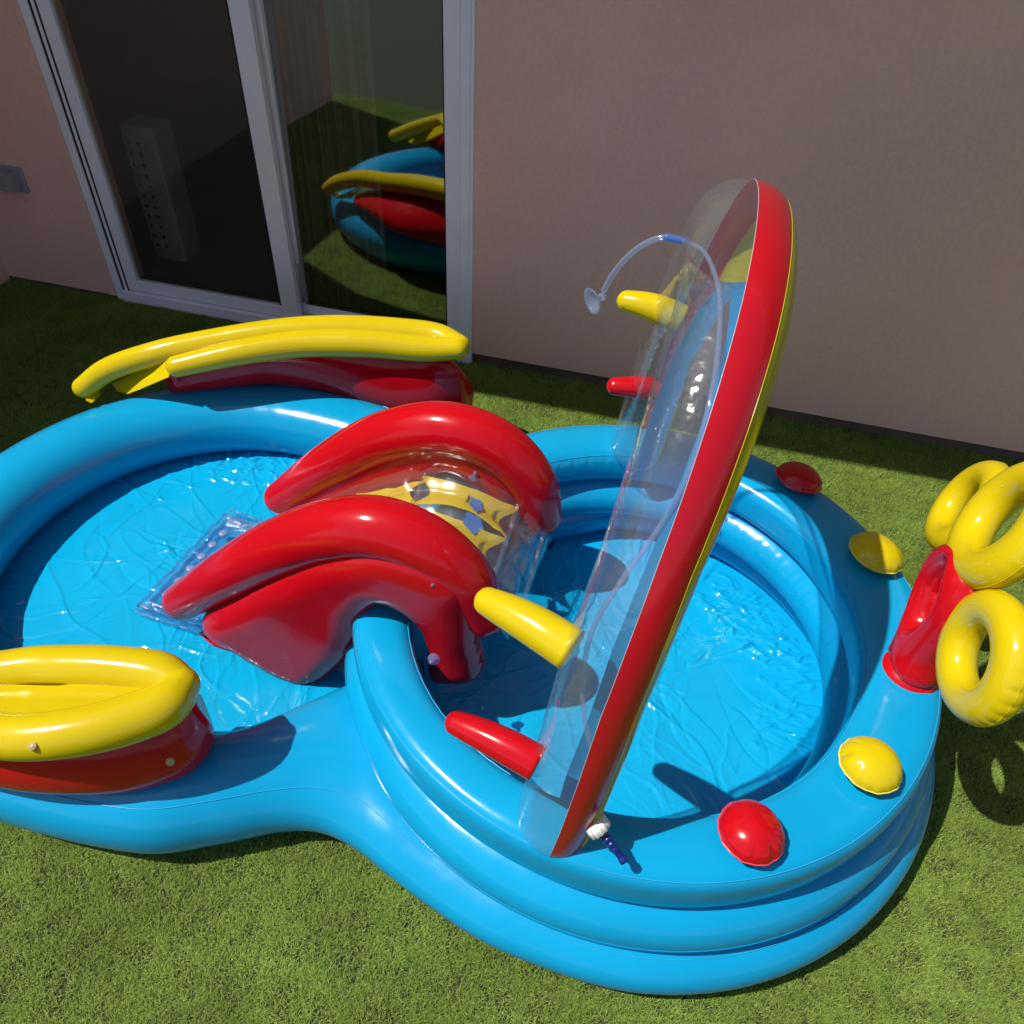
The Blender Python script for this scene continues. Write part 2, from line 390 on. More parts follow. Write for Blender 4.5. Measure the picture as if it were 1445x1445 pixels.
# left sash (front)
sx0, sx1 = XL + .066, -1.495
for nm, a in (('sash_stile', (sx0, sx0 + .052, .056, 2.095)), ('sash_stile', (sx1 - .075, sx1, .056, 2.095))):
    box(nm, a[0], a[1], D0 + .004, D0 + .034, a[2], a[3], M['frame'], dr, .003)
box('sash_rail', sx0 + .052, sx1 - .075, D0 + .006, D0 + .033, .056, .105, M['frame'], dr, .003)
box('sash_rail', sx0 + .052, sx1 - .075, D0 + .006, D0 + .033, 2.03, 2.09, M['frame'], dr, .003)
box('gasket', sx1 - .085, sx1 - .075, D0 + .012, D0 + .03, .105, 2.03, M['gasket'], dr)
box('glass_pane', sx0 + .05, sx1 - .085, D0 + .018, D0 + .022, .10, 2.035, M['glass_l'], dr)
# right sash (rear)
rx0, rx1 = sx1 - .03, XR - .10
box('sash_stile', rx0, rx0 + .04, D0 + .055, D0 + .083, .06, 2.095, M['frame'], dr, .003)
box('sash_rail', rx0 + .04, rx1, D0 + .056, D0 + .082, .06, .105, M['frame'], dr, .003)
box('sash_rail', rx0 + .04, rx1, D0 + .056, D0 + .082, 2.03, 2.09, M['frame'], dr, .003)
box('gasket', rx0 + .04, rx1, D0 + .058, D0 + .08, .105, .113, M['gasket'], dr)
box('gasket', rx1 - .016, rx1 - .001, D0 + .03, D0 + .055, .06, 2.09, M['gasket'], dr)
box('glass_pane', rx0 + .03, rx1 + .0, D0 + .066, D0 + .070, .113, 2.035, M['glass_r'], dr)
for o in dr.children:
    if o.name.startswith('glass_pane') and o.data.materials[0] == M['glass_r']:
        for v in o.data.vertices: v.co.y += -.016 + (v.co.z - .1) * .027
# curtain
def curtain(x0, x1, y, seed):
    n = 160; V = []; F = []; rg = random.Random(seed); ph = rg.random() * 6
    for i in range(n + 1):
        x = x0 + (x1 - x0) * i / n
        s = .035 * math.sin(i * .42 + ph) + .014 * math.sin(i * 1.07 + ph * 2)
        V += [(x, y + s, .06), (x + .01 * math.sin(i * .2), y + s * .6, 2.3)]
        if i: k = 2 * i; F.append((k - 2, k, k + 1, k - 1))
    return mesh_obj('curtain', V, F, M['curtain'])
tag(curtain(-1.53, -1.15, W + .17, 3), 'brown pleated curtain hanging behind the right glass pane', 'curtain')
# white tower inside
tw = thing('tower_fan', 'pale tall tower appliance standing behind the left glass pane', 'appliance', (-2.32, 3.0, .03))
V0 = at(247, 368, .03)
tx, ty = -2.33, 2.93
box('casing', tx - .06, tx + .10, ty, ty + .14, .03, .62, M['tower'], tw, .01)
for k in range(11):
    for q in range(2):
        lathe('vent_hole', [(.0001, 0), (.009, 0), (.009, -.004), (.0001, -.005)], (tx - .03 + q * .045, ty - .001, .10 + k * .045), (0, -1, 0), M['gasket'], tw, seg=10)

# ------------------------------------------------------------------ paddling pool
CL = np.array((-1.13, 1.22)); CRR = np.array((.08, 1.24))
pool = thing('paddling_pool', 'large blue inflatable paddling pool of two joined rounds standing on turf', 'paddling pool', (-.45, 1.22, 0))
def sect(o, i, z0, h, ex=2.0, seg=48):
    o = np.array(o[:2], float); i = np.array(i[:2], float); c = (o + i) / 2; u = (o - i); hw_ = np.linalg.norm(u) / 2; u = u / (2 * hw_)
    lp = []
    for j in range(seg):
        a = 2 * PI * j / seg; ca, sa = math.cos(a), math.sin(a)
        x = math.copysign(abs(ca) ** (2 / ex), ca) * hw_; z = math.copysign(abs(sa) ** (2 / ex), sa) * h / 2
        lp.append(np.array((c[0] + u[0] * x, c[1] + u[1] * x, z0 + h / 2 + z)))
    return lp
def pol(c, r, deg): a = math.radians(deg); return (c[0] + r * math.cos(a), c[1] + r * math.sin(a))
ctl = []
for d in range(-100, 101, 20): ctl.append(pol(CRR, .76, d) + pol(CRR, .53, d) + (.15,))
half = [((-.239, .535), (-.30, .88), .16), ((-.335, .567), (-.42, .955), .175), ((-.42, .598), (-.54, .985), .185), ((-.504, .610), (-.64, .89), .195),
        ((-.585, .590), (-.72, .80), .205), ((-.70, .530), (-.79, .745), .215), ((-.85, .468), (-.90, .705), .22)]
top = [((o[0], 2.46 - o[1]), (i[0], 2.46 - i[1]), h) for o, i, h in half]
for o, i, h in top: ctl.append(o + i + (h,))
for d in range(95, 266, 19): ctl.append(pol(CL, .80, d) + pol(CL, .555, d) + (.22,))
for o, i, h in reversed(half): ctl.append(o + i + (h,))
SM = cr(ctl, 10, closed=True)
low = [sect(c[0:2], c[2:4], .0, c[4], 2.15) for c in SM]
lower = loft('lower_ring', low, M['blue'], pool, closed=True)
def loops_line(loops, j, off=.0006):
    out = []
    for l in loops:
        c = np.mean(l, axis=0); v = l[j] - c; out.append(l[j] + v / np.linalg.norm(v) * off)
    return out
seam_line('seam', loops_line(low, 7), M['blue_seam'], pool, closed=True, r=.0011)
def ring(name, ro, ri, z0, h, exf, seg=48, n=720):
    L = []
    for k in range(n):
        d = k * 360 / n
        ox, ix = (ro(d), ri(d)) if callable(ro) else (ro, ri)
        lp = sect(pol(CRR, ox, d), pol(CRR, ix, d), z0, h, exf(d) if callable(exf) else exf, seg)
        a = math.radians(d); q = (math.sin(83 * a + 2 * math.sin(5 * a)) + .8 * math.sin(137 * a + 3 * math.sin(7 * a + z0 * 40))) * (.5 + .5 * math.sin(3 * a + z0 * 60))
        for j in (19, 20, 21, 22, 26, 27, 28):   # puckers along the inner weld
            wj = {19: .35, 20: .8, 21: 1, 22: .5, 26: .5, 27: 1, 28: .5}[j]; cc = pol(CRR, 1, d)
            lp[j] = lp[j] + np.array((cc[0] - CRR[0], cc[1] - CRR[1], -.6)) * .0007 * q * wj
        L.append(lp)
    return L, loft(name, L, M['blue'], pool, closed=True)
ring('lower_ring', .715, .53, .0, .145, 2.1)
IR = [(-180, .535), (-150, .562), (-120, .562), (-90, .545), (-60, .525), (-30, .50), (0, .488), (45, .492), (90, .512), (120, .512), (150, .515), (180, .535)]
def inr(d):
    d = (d + 180) % 360 - 180
    return float(np.interp(d, [a for a, _ in IR], [b for _, b in IR]))
OR = [(-180, .690), (-150, .695), (-120, .672), (-60, .672), (0, .674), (90, .674), (180, .690)]
def otr(d):
    d = (d + 180) % 360 - 180
    return float(np.interp(d, [a for a, _ in OR], [b for _, b in OR]))
def smooth(f): return lambda d: sum(f(d + k) for k in range(-24, 25, 4)) / 13
inr, otr = smooth(inr), smooth(otr)
ml, _ = ring('middle_ring', lambda d: max(.715, otr(d) + .03), lambda d: inr(d) - .022, .095, .160, 2.1)
def exu(d): return 2.3 + 1.5 * (.5 + .5 * math.cos(math.radians(d + 30))) ** .8
ul, _ = ring('upper_ring', otr, inr, .238, .132, exu)
seam_line('seam', loops_line(ul, 6), M['blue_seam'], pool, closed=True, r=.0012)
seam_line('seam', loops_line(ul, 19), M['blue_seam'], pool, closed=True, r=.0012)
seam_line('seam', loops_line(ml, 0), M['blue'], pool, closed=True, r=.0008)

def wrinkled_floor(name, c, R, z, seed, creases, glint, step=.0031):
    rg = np.random.default_rng(seed)
    n = int(2 * R / step); xs = np.linspace(-R, R, n); X, Y = np.meshgrid(xs, xs); Z = np.zeros_like(X); rr = np.hypot(X, Y); th = np.arctan2(Y, X)
    def add_crease(px, py, dirn, ln, wd, am, curv, wob, fr, ph, side, pw_):
        r_ = ln * 1.9 + .02; i0, i1 = np.searchsorted(xs, (py - r_, py + r_)); j0, j1 = np.searchsorted(xs, (px - r_, px + r_))
        x, y = X[i0:i1, j0:j1], Y[i0:i1, j0:j1]; ux, uy = math.cos(dirn), math.sin(dirn)
        s_ = (x - px) * ux + (y - py) * uy; q = -(x - px) * uy + (y - py) * ux
        q = q + curv * s_ * s_ + wob * np.sin(s_ * fr + ph); e = np.exp(-(s_ / ln) ** pw_)
        Z[i0:i1, j0:j1] += am * e * (np.exp(-(q / wd) ** 2) + side * np.exp(-((q - wd * 2.2) / (wd * 2.2)) ** 2))
    for _ in range(creases):
        a = rg.uniform(0, 2 * PI); d = rg.uniform(0, R * .98) ** 1.0; px, py = d * np.cos(a), d * np.sin(a)
        dirn = a + rg.normal(0, .55) if rg.random() < .65 else rg.uniform(0, PI)
        ln = rg.uniform(.05, .26); wd = rg.uniform(.0032, .0060); am = rg.uniform(.0007, .0025) * rg.choice([-1, 1, 1, 1.5])
        add_crease(px, py, dirn, ln, wd, am, rg.uniform(-.6, .6) / ln, .006, rg.uniform(20, 60), rg.uniform(0, 6), .45, 4)
    for _ in range(170):   # tight crinkles gathered near the weld
        a = glint + rg.normal(0, .42); d = R * rg.uniform(.62, .92); px, py = d * np.cos(a), d * np.sin(a)
        dirn = rg.normal(0, .45); ln = rg.uniform(.007, .026); wd = rg.uniform(.0036, .0056); am = rg.uniform(.0022, .0054)
        add_crease(px, py, dirn, ln, wd, am, rg.uniform(-6, 6), .003, rg.uniform(60, 160), rg.uniform(0, 6), .3, 2)
    # gathered edge ripples
    edge = np.exp(-((rr - R * .87) / (.055)) ** 2)
    rp = np.sin(th * 89 + 2.5 * np.sin(th * 7 + seed)) + .7 * np.sin(th * 143 + 3 * np.sin(th * 11 + seed * 2))
    Z += edge * rp * .0020 * (1 + .9 * np.sin(th * 23 + 2 * np.sin(th * 9))) * (.8 + .6 * np.sin(th * 5 + seed) + 0.0)
    for k in range(9):
        fx, fy, p = rg.uniform(-14, 14), rg.uniform(-14, 14), rg.uniform(0, 6)
        Z += .0006 * np.sin(fx * X + fy * Y + p)
    idx = -np.ones(X.shape, int); keep = rr <= R; idx[keep] = np.arange(keep.sum())
    V = np.c_[X[keep] + c[0], Y[keep] + c[1], Z[keep] + z]
    a, b, cc, d = idx[:-1, :-1], idx[:-1, 1:], idx[1:, 1:], idx[1:, :-1]; ok = (a >= 0) & (b >= 0) & (cc >= 0) & (d >= 0)
    F = np.c_[a[ok], b[ok], cc[ok], d[ok]]
    return mesh_obj(name, V, F, M['blue_floor'], pool)
wrinkled_floor('pool_floor', CL + (.03, 0), .70, .022, 3, 190, 1.75)
wrinkled_floor('pool_floor', CRR, .56, .022, 8, 160, .62)
dp = at(776, 768, .03)
lathe('drain_valve', [(.001, .0), (.012, 0), (.012, .006), (.006, .009), (.006, .014), (.001, .015)], (dp[0], dp[1], .024), (0, 0, 1), M['navy_plastic'], pool)

# puffs on the deck
def puff(px, py, mat, seam, label, R=.058, seed=0, tilt=(0, 0)):
    p = at(px, py, .396); rg = random.Random(seed); ph = [rg.random() * 6 for _ in range(4)]
    out = CRR - np.array(p[:2]); out /= np.linalg.norm(out)
    ax = np.array((-out[0] * tilt[0], -out[1] * tilt[0], 1.))
    prof = [(R * math.cos(a) , (.040 if a > 0 else .026) * math.sin(a)) for a in np.linspace(-PI / 2 + .02, PI / 2 - .02, 33)]
    def mod(r, h, a):
        e = max(0, (r / R - .55) / .45); e2 = e ** 2.5
        k = (.5 + .5 * math.sin(a * 11 + 1.3 * math.sin(a * 3 + ph[0]))) * (.25 + .75 * max(0, math.sin(a + ph[1])))
        rr = r * (1 - e2 * (.009 * math.sin(a * 9 + ph[1]) + .008 * math.sin(a * 17 + ph[2])))
        hh = h * (1 - .75 * e2 ** .7 * k ** 4) * (1 + .05 * (r / R) * math.sin(a * 2 + ph[3]))
        return rr, hh
    t = lathe('inflatable_knob', prof, (p[0], p[1], .396), ax, mat, pool, seg=132, mod=mod); t['label'] = label
    def mod2(r, h, a): return r * (1 - (.009 * math.sin(a * 9 + ph[1]) + .008 * math.sin(a * 17 + ph[2]))), h
    lathe('welded_rim', [(R * .985, .0008), (R * 1.035, .0005), (R * 1.035, -.0005), (R * .985, -.0008)], (p[0], p[1], .396), ax, seam, t, seg=132, mod=mod2)
    return t
puff(1127, 676, M['red'], M['red_seam'], 'red knob at the back edge of the deck', seed=1, R=.063, tilt=(.25,))
puff(1236, 781, M['yellow'], M['yellow_seam'], 'yellow knob half in the shadow of the arch', seed=2, R=.066, tilt=(.15,))
puff(1228, 1079, M['yellow'], M['yellow_seam'], 'yellow knob in full sun beside the red flower stem', seed=3)
puff(1060, 1174, M['red'], M['red_seam'], 'red knob nearest the blue hose connector', seed=4)

# ------------------------------------------------------------------ arch
arch = thing('inflatable_arch', 'tall inflatable arch, one half clear and one red and yellow, over the round pool', 'inflatable arch', (.05, 1.24, .36))
AY, AZ = 1.225, .335
XZ = [(.30, -.025), (.38, -.014), (.5, -.002), (.62, .008), (.78, .021), (.9, .037), (1.0, .052), (1.12, .073), (1.22, .091), (1.30, .102)]
def arch_pt(t):  # t 0..PI near to far
    c, s = math.cos(t), math.sin(t); e = 2 / 2.25
    y = AY - math.copysign(abs(c) ** e, c) * .56; z = AZ + abs(s) ** e * .872
    return np.array((float(np.interp(z + .05, [a for a, _ in XZ], [b for _, b in XZ])), y, z))
ap = [arch_pt(t) for t in np.linspace(.03, PI - .03, 200)]
ap = resample(np.array([ap[0] - np.array((0, 0, .0))] + ap), 170)
aw = []  # half sizes radial, thickness
SEG = 64
T = np.gradient(ap, axis=0); T /= np.linalg.norm(T, axis=1)[:, None]
loops = []
def ring_at(P, Tn, wr, wt):
    xdir = np.array((1., 0, 0)); n = np.cross(xdir, Tn); n /= np.linalg.norm(n)
    if n @ (P - np.array((.05, AY, AZ + .2))) < 0: n = -n
    xd = np.cross(n, Tn); xd /= np.linalg.norm(xd)
    if xd[0] < 0: xd = -xd
    wt = wt * (1 + .16 * max(0., min(1., (P[2] - .95) / .25)))
    lp = []
    for j in range(SEG):
        a = 2 * PI * j / SEG   # 0 = outward, 90deg = +x
        ca, sa = math.cos(a), math.sin(a); ex = 2 / 2.2
        lp.append(P + n * wr * math.copysign(abs(ca) ** ex, ca) + xd * (wt if sa > 0 else wt * 1.16) * math.copysign(abs(sa) ** ex, sa))
    return lp
Nn = len(ap)
for k in range(8, 0, -1):
    a = k / 8 * PI / 2 * .97; loops.append(ring_at(ap[0] - T[0] * .055 * 1.3 * math.sin(a), T[0], .088 * math.cos(a) ** .6, .068 * math.cos(a) ** .6))
for i in range(Nn):
    loops.append(ring_at(ap[i], T[i], .088, .068))
for k in range(1, 9):
    a = k / 8 * PI / 2 * .97; loops.append(ring_at(ap[-1] + T[-1] * .055 * math.sin(a), T[-1], .088 * math.cos(a) ** .6, .068 * math.cos(a) ** .6))
LA = np.array(loops)
def strip(name, j0, j1, mat, off=0.0):
    idx = list(range(j0, j1 + 1)); m = len(idx); V = []; F = []
    for l in LA:
        for j in idx: V.append(l[j % SEG])
    for i in range(len(LA) - 1):
        for j in range(m - 1):
            a = i * m + j; F.append((a, a + m, a + m + 1, a + 1))
    return mesh_obj(name, V, F, mat, arch)
strip('clear_panel', 32, 64, M['clear'])
strip('red_band', 0, 8, M['arch_red'])
strip('yellow_band', 8, 22, M['arch_yellow'])
strip('blue_band', 22, 32, M['arch_blue'])
seam_line('seam', [l[0] for l in LA], plain('seam_white', (.50, .38, .42), .3), arch, r=.0006)
seam_line('seam', [l[8] for l in LA], M['arch_yellow'], arch, r=.0009)
def peg(base, tip, r0, r1, mat, label=None):
    b = np.array(base); e = np.array(tip); P = np.array([b + (e - b) * t for t in np.linspace(0, 1, 24)])
    P[:, 2] += .006 * np.sin(np.linspace(0, PI, 24))
    r = [r0 * (1 - .30 * t ** 2.2) for t in np.linspace(0, 1, 24)]
    def pk(u, a, rr): return rr * (1 - .03 * max(0, (u - .8) * 5) * math.sin(9 * a))
    o = tube('ring_toss_peg', P, r, mat, arch, up=(0, 1, 0), seg=36, pucker=pk, cap0='flat')
    if label: o['label'] = label
PEG = [((808, 918, .76), (690, 850, .76), .036, .024, M['yellow'], 'yellow peg on the near leg of the arch'),
       ((759, 1078, .56), (645, 1021, .56), .031, .020, M['red'], 'red peg on the near leg of the arch'),
       ((962, 452, .84), (885, 425, .86), .036, .024, M['yellow'], 'yellow peg on the far leg of the arch'),
       ((958, 556, .59), (868, 545, .60), .033, .021, M['red'], 'red peg on the far leg of the arch')]
for b, e, r0, r1, m_, lb in PEG: peg(at(*b), at(*e), r0, r1, m_, lb)
# hose inside and out
hp = cr([aty(846, 1160, .655), aty(850, 1120, .67), aty(835, 1060, .70), aty(822, 980, .74), aty(834, 895, .79), aty(880, 815, .83), aty(930, 745, .88),
         aty(975, 660, .93), aty(1003, 560, 1.0), aty(1016, 450, 1.16), aty(1008, 385, 1.36), aty(990, 352, 1.45), aty(962, 339, 1.5)], 10)
tube('hose', hp, .0045, M['hose'], arch, seg=12)
hp2 = cr([aty(962, 339, 1.5), aty(936, 335, 1.5), aty(908, 345, 1.5), aty(884, 364, 1.5), aty(864, 388, 1.5), aty(852, 410, 1.5)], 10)
tube('hose', hp2, .0060, M['hose'], arch, seg=14)
tube('hose_collar', hp2[:9], .0076, M['hose_blue'], arch, seg=14, cap0='flat')
cp = np.array(aty(842, 422, 1.5)); d_ = np.array((-.55, -.55, -.1))
cup = lathe('suction_cup', [(.004, -.022), (.008, -.018), (.008, -.008), (.006, -.004), (.012, .001), (.022, .006), (.029, .013), (.027, .0135), (.014, .006), (.001, .003)], cp, d_, M['hose'], arch, seg=36)
# nut and connector
n0 = np.array(at(843, 1166, .455)); n1 = np.array(at(878, 1211, .42)); ax = n1 - n0; Ln = np.linalg.norm(ax)
def fl(r, h, a): return r * (1 + .035 * math.cos(a * 12)), h
lathe('hose_nut', [(.006, -.014), (.021, -.012), (.021, .010), (.012, .012), (.002, .012)], n0, ax, M['white_plastic'], arch, seg=72, mod=fl)
pr_ = [(.002, .010)]
for k in range(5): pr_ += [(.0095 - .0007 * k, .012 + k * .011), (.0095 - .0007 * k, .019 + k * .011), (.0068, .0195 + k * .011), (.0068, .0225 + k * .011)]
pr_ += [(.0085, .068), (.0085, .075), (.003, .076)]
lathe('hose_connector', pr_, n0, ax, M['navy_plastic'], arch, seg=28)

# ------------------------------------------------------------------ slide
sld = thing('inflatable_slide', 'red railed inflatable slide with a clear chute between the two pool rounds', 'inflatable slide', (-.55, 1.26, .02))
def rail(pts, rr, name='side_rail'):
    P = cr([tuple(p) + (r,) for p, r in zip(pts, rr)], 12); P = resample(P, 90)
    def pk(u, a, r):
        e = max(0, (u - .88) / .12)
        return r * (1 + .05 * e * math.sin(7 * a)) * (1 + .012 * math.exp(-((a - PI * 1.0) % (2 * PI)) ** 2) * math.sin(u * 260))
    return tube(name, P[:, :3], P[:, 3], M['red'], sld, up=(0, 1, 0), seg=40, pucker=pk)
nearp = [(258, 848), (330, 806), (400, 770), (465, 749), (535, 746), (600, 770), (655, 815), (683, 864)]
farp = [(396, 702), (470, 653), (550, 615), (635, 606), (705, 632), (752, 682), (764, 728)]
rail([aty(*p, 1.05) for p in nearp], [.050, .064, .069, .070, .070, .068, .063, .055])
rail([aty(*p, 1.47) for p in farp], [.048, .064, .069, .070, .069, .064, .054])
# panels under the rails
pan = [(283, 888), (330, 858), (400, 823), (470, 798), (540, 792), (600, 803), (645, 832), (664, 870), (672, 915), (676, 958), (640, 964), (606, 958), (600, 915), (582, 876), (545, 853), (523, 864), (505, 905), (482, 940), (440, 967), (400, 955), (340, 922)]
def panel(yp, px, ym=.985):
    pts = [aty(x, y, ym) for x, y in px]; P2 = cr([(p[0], p[2], 0) for p in pts], 7, closed=True)[:, :2]
    # local frame (x, z) -> world ; normal along -y
    return pillow('side_panel', P2, ((0, yp, 0), (1, 0, 0), (0, 0, 1)), .060, .075, M['red'], sld, step=.012, crease=.05)
panp = [(283, 884), (330, 842), (400, 802), (470, 775), (540, 768), (600, 785), (655, 826), (668, 870)] + pan[8:]
panel(1.028, panp, 1.005)
panel(1.475, [(x, y + 6) for x, y in panp])
def web_sheet(rp, yy, px, y2):
    A = resample(cr([aty(*p, yy) for p in rp], 10), 60); A[:, 2] -= .03
    B = resample(cr([(aty(x, y, .985)[0], y2, aty(x, y, .985)[2]) for x, y in px[:9]], 10), 60)
    V = []; F = []
    for k in range(60):
        for j in range(5): V.append(A[k] * (1 - j / 4) + (B[k] - np.array((0, 0, .02))) * j / 4)
    for k in range(59):
        for j in range(4): a = k * 5 + j; F.append((a, a + 1, a + 6, a + 5))
    mesh_obj('side_web', V, F, M['red'], sld)
flap = [aty(283, 884, .97), aty(300, 880, .97), aty(345, 905, .97), aty(330, 918, .95), aty(290, 905, .95)]
mesh_obj('weld_flap', [at(280, 893, .037), at(292, 887, .038), at(332, 908, .038), at(324, 918, .036), at(296, 908, .036)], [(0, 1, 2, 3, 4)], M['red'], sld, smooth=False)
# chute
prof = cr([(-1.08, .05, 0), (-.95, .13, 0), (-.80, .245, 0), (-.65, .35, 0), (-.53, .415, 0), (-.42, .43, 0), (-.32, .39, 0), (-.25, .33, 0), (-.205, .265, 0)], 12)
Y0, Y1 = 1.09, 1.43
def chute(name, mat, off, ribs, y0=Y0, y1=Y1, u0=0, u1=1, ny=61, warp=None):
    n = len(prof); i0, i1 = int(u0 * (n - 1)), int(u1 * (n - 1)); V = []; F = []
    Tn = np.gradient(prof[:, :2], axis=0); Tn /= np.linalg.norm(Tn, axis=1)[:, None]
    rows = 0
    for i in range(i0, i1 + 1):
        nx, nz = -Tn[i, 1], Tn[i, 0]
        for j in range(ny):
            y = y0 + (y1 - y0) * j / (ny - 1); v = (y - Y0) / (Y1 - Y0)
            u = i / (n - 1)
            hgt = off + ribs * (1 - u ** 10) * abs(math.sin(v * PI * 4)) ** .7 * (1 - .85 * math.exp(-((u - .50) / .014) ** 2)) * (1 - .85 * math.exp(-((u - .82) / .014) ** 2)) - .02 * math.sin(v * PI)
            hgt += .0015 * math.sin(u * 90 + v * 11) * (ribs > 0)
            x = prof[i, 0] + nx * hgt; z = prof[i, 1] + nz * hgt
            if warp: x, y2, z = warp(x, y, z, (i - i0) / max(1, i1 - i0), j / (ny - 1))
            else: y2 = y
            V.append((x, y2, z))
        rows += 1
    for i in range(rows - 1):
        for j in range(ny - 1):
            a = i * ny + j; F.append((a, a + 1, a + ny + 1, a + ny))
    return mesh_obj(name, V, F, mat, sld)
chute('clear_chute', M['clear_slide'], .026, .019)
chute('clear_underside', M['clear_slide'], -.012, 0)
def scal(x, y, z, u, v):  # scalloped ends, pinched waist
    k = (abs(2 * v - 1)) ** 2
    return x + (.018 * math.cos(v * PI * 2) * (1 if u > .5 else -1)) * (1 if (u < .12 or u > .88) else .4), y + .010 * (2 * v - 1) * (2 * u - 1) ** 2 * 2 - .006 * (2 * v - 1), z
for k, (ya, yb) in enumerate(((1.10, 1.19), (1.215, 1.305), (1.33, 1.41))):
    for ua, ub in ((.08, .29), (.31, .49), (.515, .80)):
        chute('yellow_strip', M['yellow'], .004, 0, ya, yb, ua, ub, ny=13, warp=scal)
def flower(px, py, z, R, mat):
    c = np.array(at(px, py, z)); n = 72; V = [c]; 
    nrm = Vector((.55, 0, .83)).normalized(); tx_ = Vector((.83, 0, -.55)); ty_ = Vector((0, 1, 0))
    for j in range(n):
        a = 2 * PI * j / n; r = R * (.72 + .28 * abs(math.cos(a * 2.5)))
        V.append(c + np.array(tx_) * r * math.cos(a) + np.array(ty_) * r * math.sin(a))
    mesh_obj('printed_flower', V, [(0, 1 + j, 1 + (j + 1) % n) for j in range(n)], mat, sld, smooth=False)
for uu in (.50, .82, .995):
    i_ = int(uu * (len(prof) - 1)); px_, pz_ = prof[i_, 0], prof[i_, 1]
    tube('weld_line', [(px_, Y0 + (Y1 - Y0) * k / 30, pz_ + .014 + .004 * math.sin(k * 1.3) - .02 * math.sin(k / 30 * PI)) for k in range(31)], .006, M['clear_slide'], sld, seg=10)
M['print_blue'] = plain('print_blue', (.05, .22, .62), .3)
flower(672, 712, .418, .022, M['print_blue']); flower(668, 738, .405, .032, M['print_blue']); flower(700, 722, .37, .028, M['print_blue'])
def valve(p, ax_, nm='valve', parent=None, r=.009):
    lathe(nm, [(.001, .022), (r * .55, .021), (r * .55, .008), (r * .9, .007), (r * .9, .003), (r * 1.5, .0015), (r * 1.5, -.001), (.001, -.001)], p, ax_, M['valve'], parent, seg=24)
valve(aty(614, 822, .995), (0, -.8, .5), parent=sld)
valve(aty(612, 930, .925), (0, -.8, .5), parent=sld)
valve(at(670, 672, .455), (.2, -.3, .9), parent=sld, r=.011)
# landing mat
mt = thing('landing_mat', 'clear dotted vinyl mat lying on the pool floor below the slide', 'mat', (-1.15, 1.27, .03))
MC = [np.array(at(192, 862, .03)), np.array(at(318, 728, .03)), np.array(at(318, 728, .03)) + np.array((.27, -.02, 0)), np.array(at(192, 862, .03)) + np.array((.27, -.02, 0))]
def matpt(u, v): return MC[0] * (1 - u) * (1 - v) + MC[1] * u * (1 - v) + MC[2] * u * v + MC[3] * (1 - u) * v
V = []; F = []; n1_, n2_ = 90, 50
for i in range(n1_):
    for j in range(n2_):
        u, v = i / (n1_ - 1), j / (n2_ - 1); p = matpt(u, v); e = min(u * .4, (1 - u) * .4, v * .27, (1 - v) * .27)
        zz = .010 + .016 * math.exp(-((e - .022) / .014) ** 2) + (.0018 * math.sin(u * 57 + 3 * math.sin(v * 9)) + .0012 * math.sin(v * 80 + u * 20)) * (1 if e < .05 else .12)
        V.append((p[0] + .002 * math.sin(v * 30), p[1] + .003 * math.sin(u * 40), p[2] + zz * (1 if e > .001 else .2)))
for i in range(n1_ - 1):
    for j in range(n2_ - 1): a = i * n2_ + j; F.append((a, a + 1, a + n2_ + 1, a + n2_))
mesh_obj('mat_sheet', V, F, M['clear_mat'], mt)
for vv, nn in ((.21, 6), (.50, 6)):
    for k in range(nn):
        p = matpt(.16 + .68 * (k + (.4 if vv > .5 else 0)) / (nn - 1 + .4), vv)
        lathe('dot', [(.001, .006), (.009, .005), (.013, .002), (.014, 0), (.001, -.001)], (p[0], p[1], p[2] + .024), (0, 0, 1), M['dot'], mt, seg=20)
for (ua, va), (ub, vb) in (((.02, .02), (.98, .02)), ((.02, .02), (.02, .98)), ((.98, .02), (.98, .98)), ((.07, .1), (.93, .1)), ((.06, .1), (.06, .98)), ((.94, .1), (.94, .98)), ((-.03, .05), (-.03, .9)), ((1.03, .05), (1.03, .9))):
    P = [matpt(ua + (ub - ua) * s, va + (vb - va) * s) + np.array((.002 * math.sin(s * 21), .002 * math.sin(s * 33), .016 + .003 * math.sin(s * 47))) for s in np.linspace(0, 1, 40)]
    tube('welded_edge', P, .0045, M['clear_mat'], mt, seg=10)

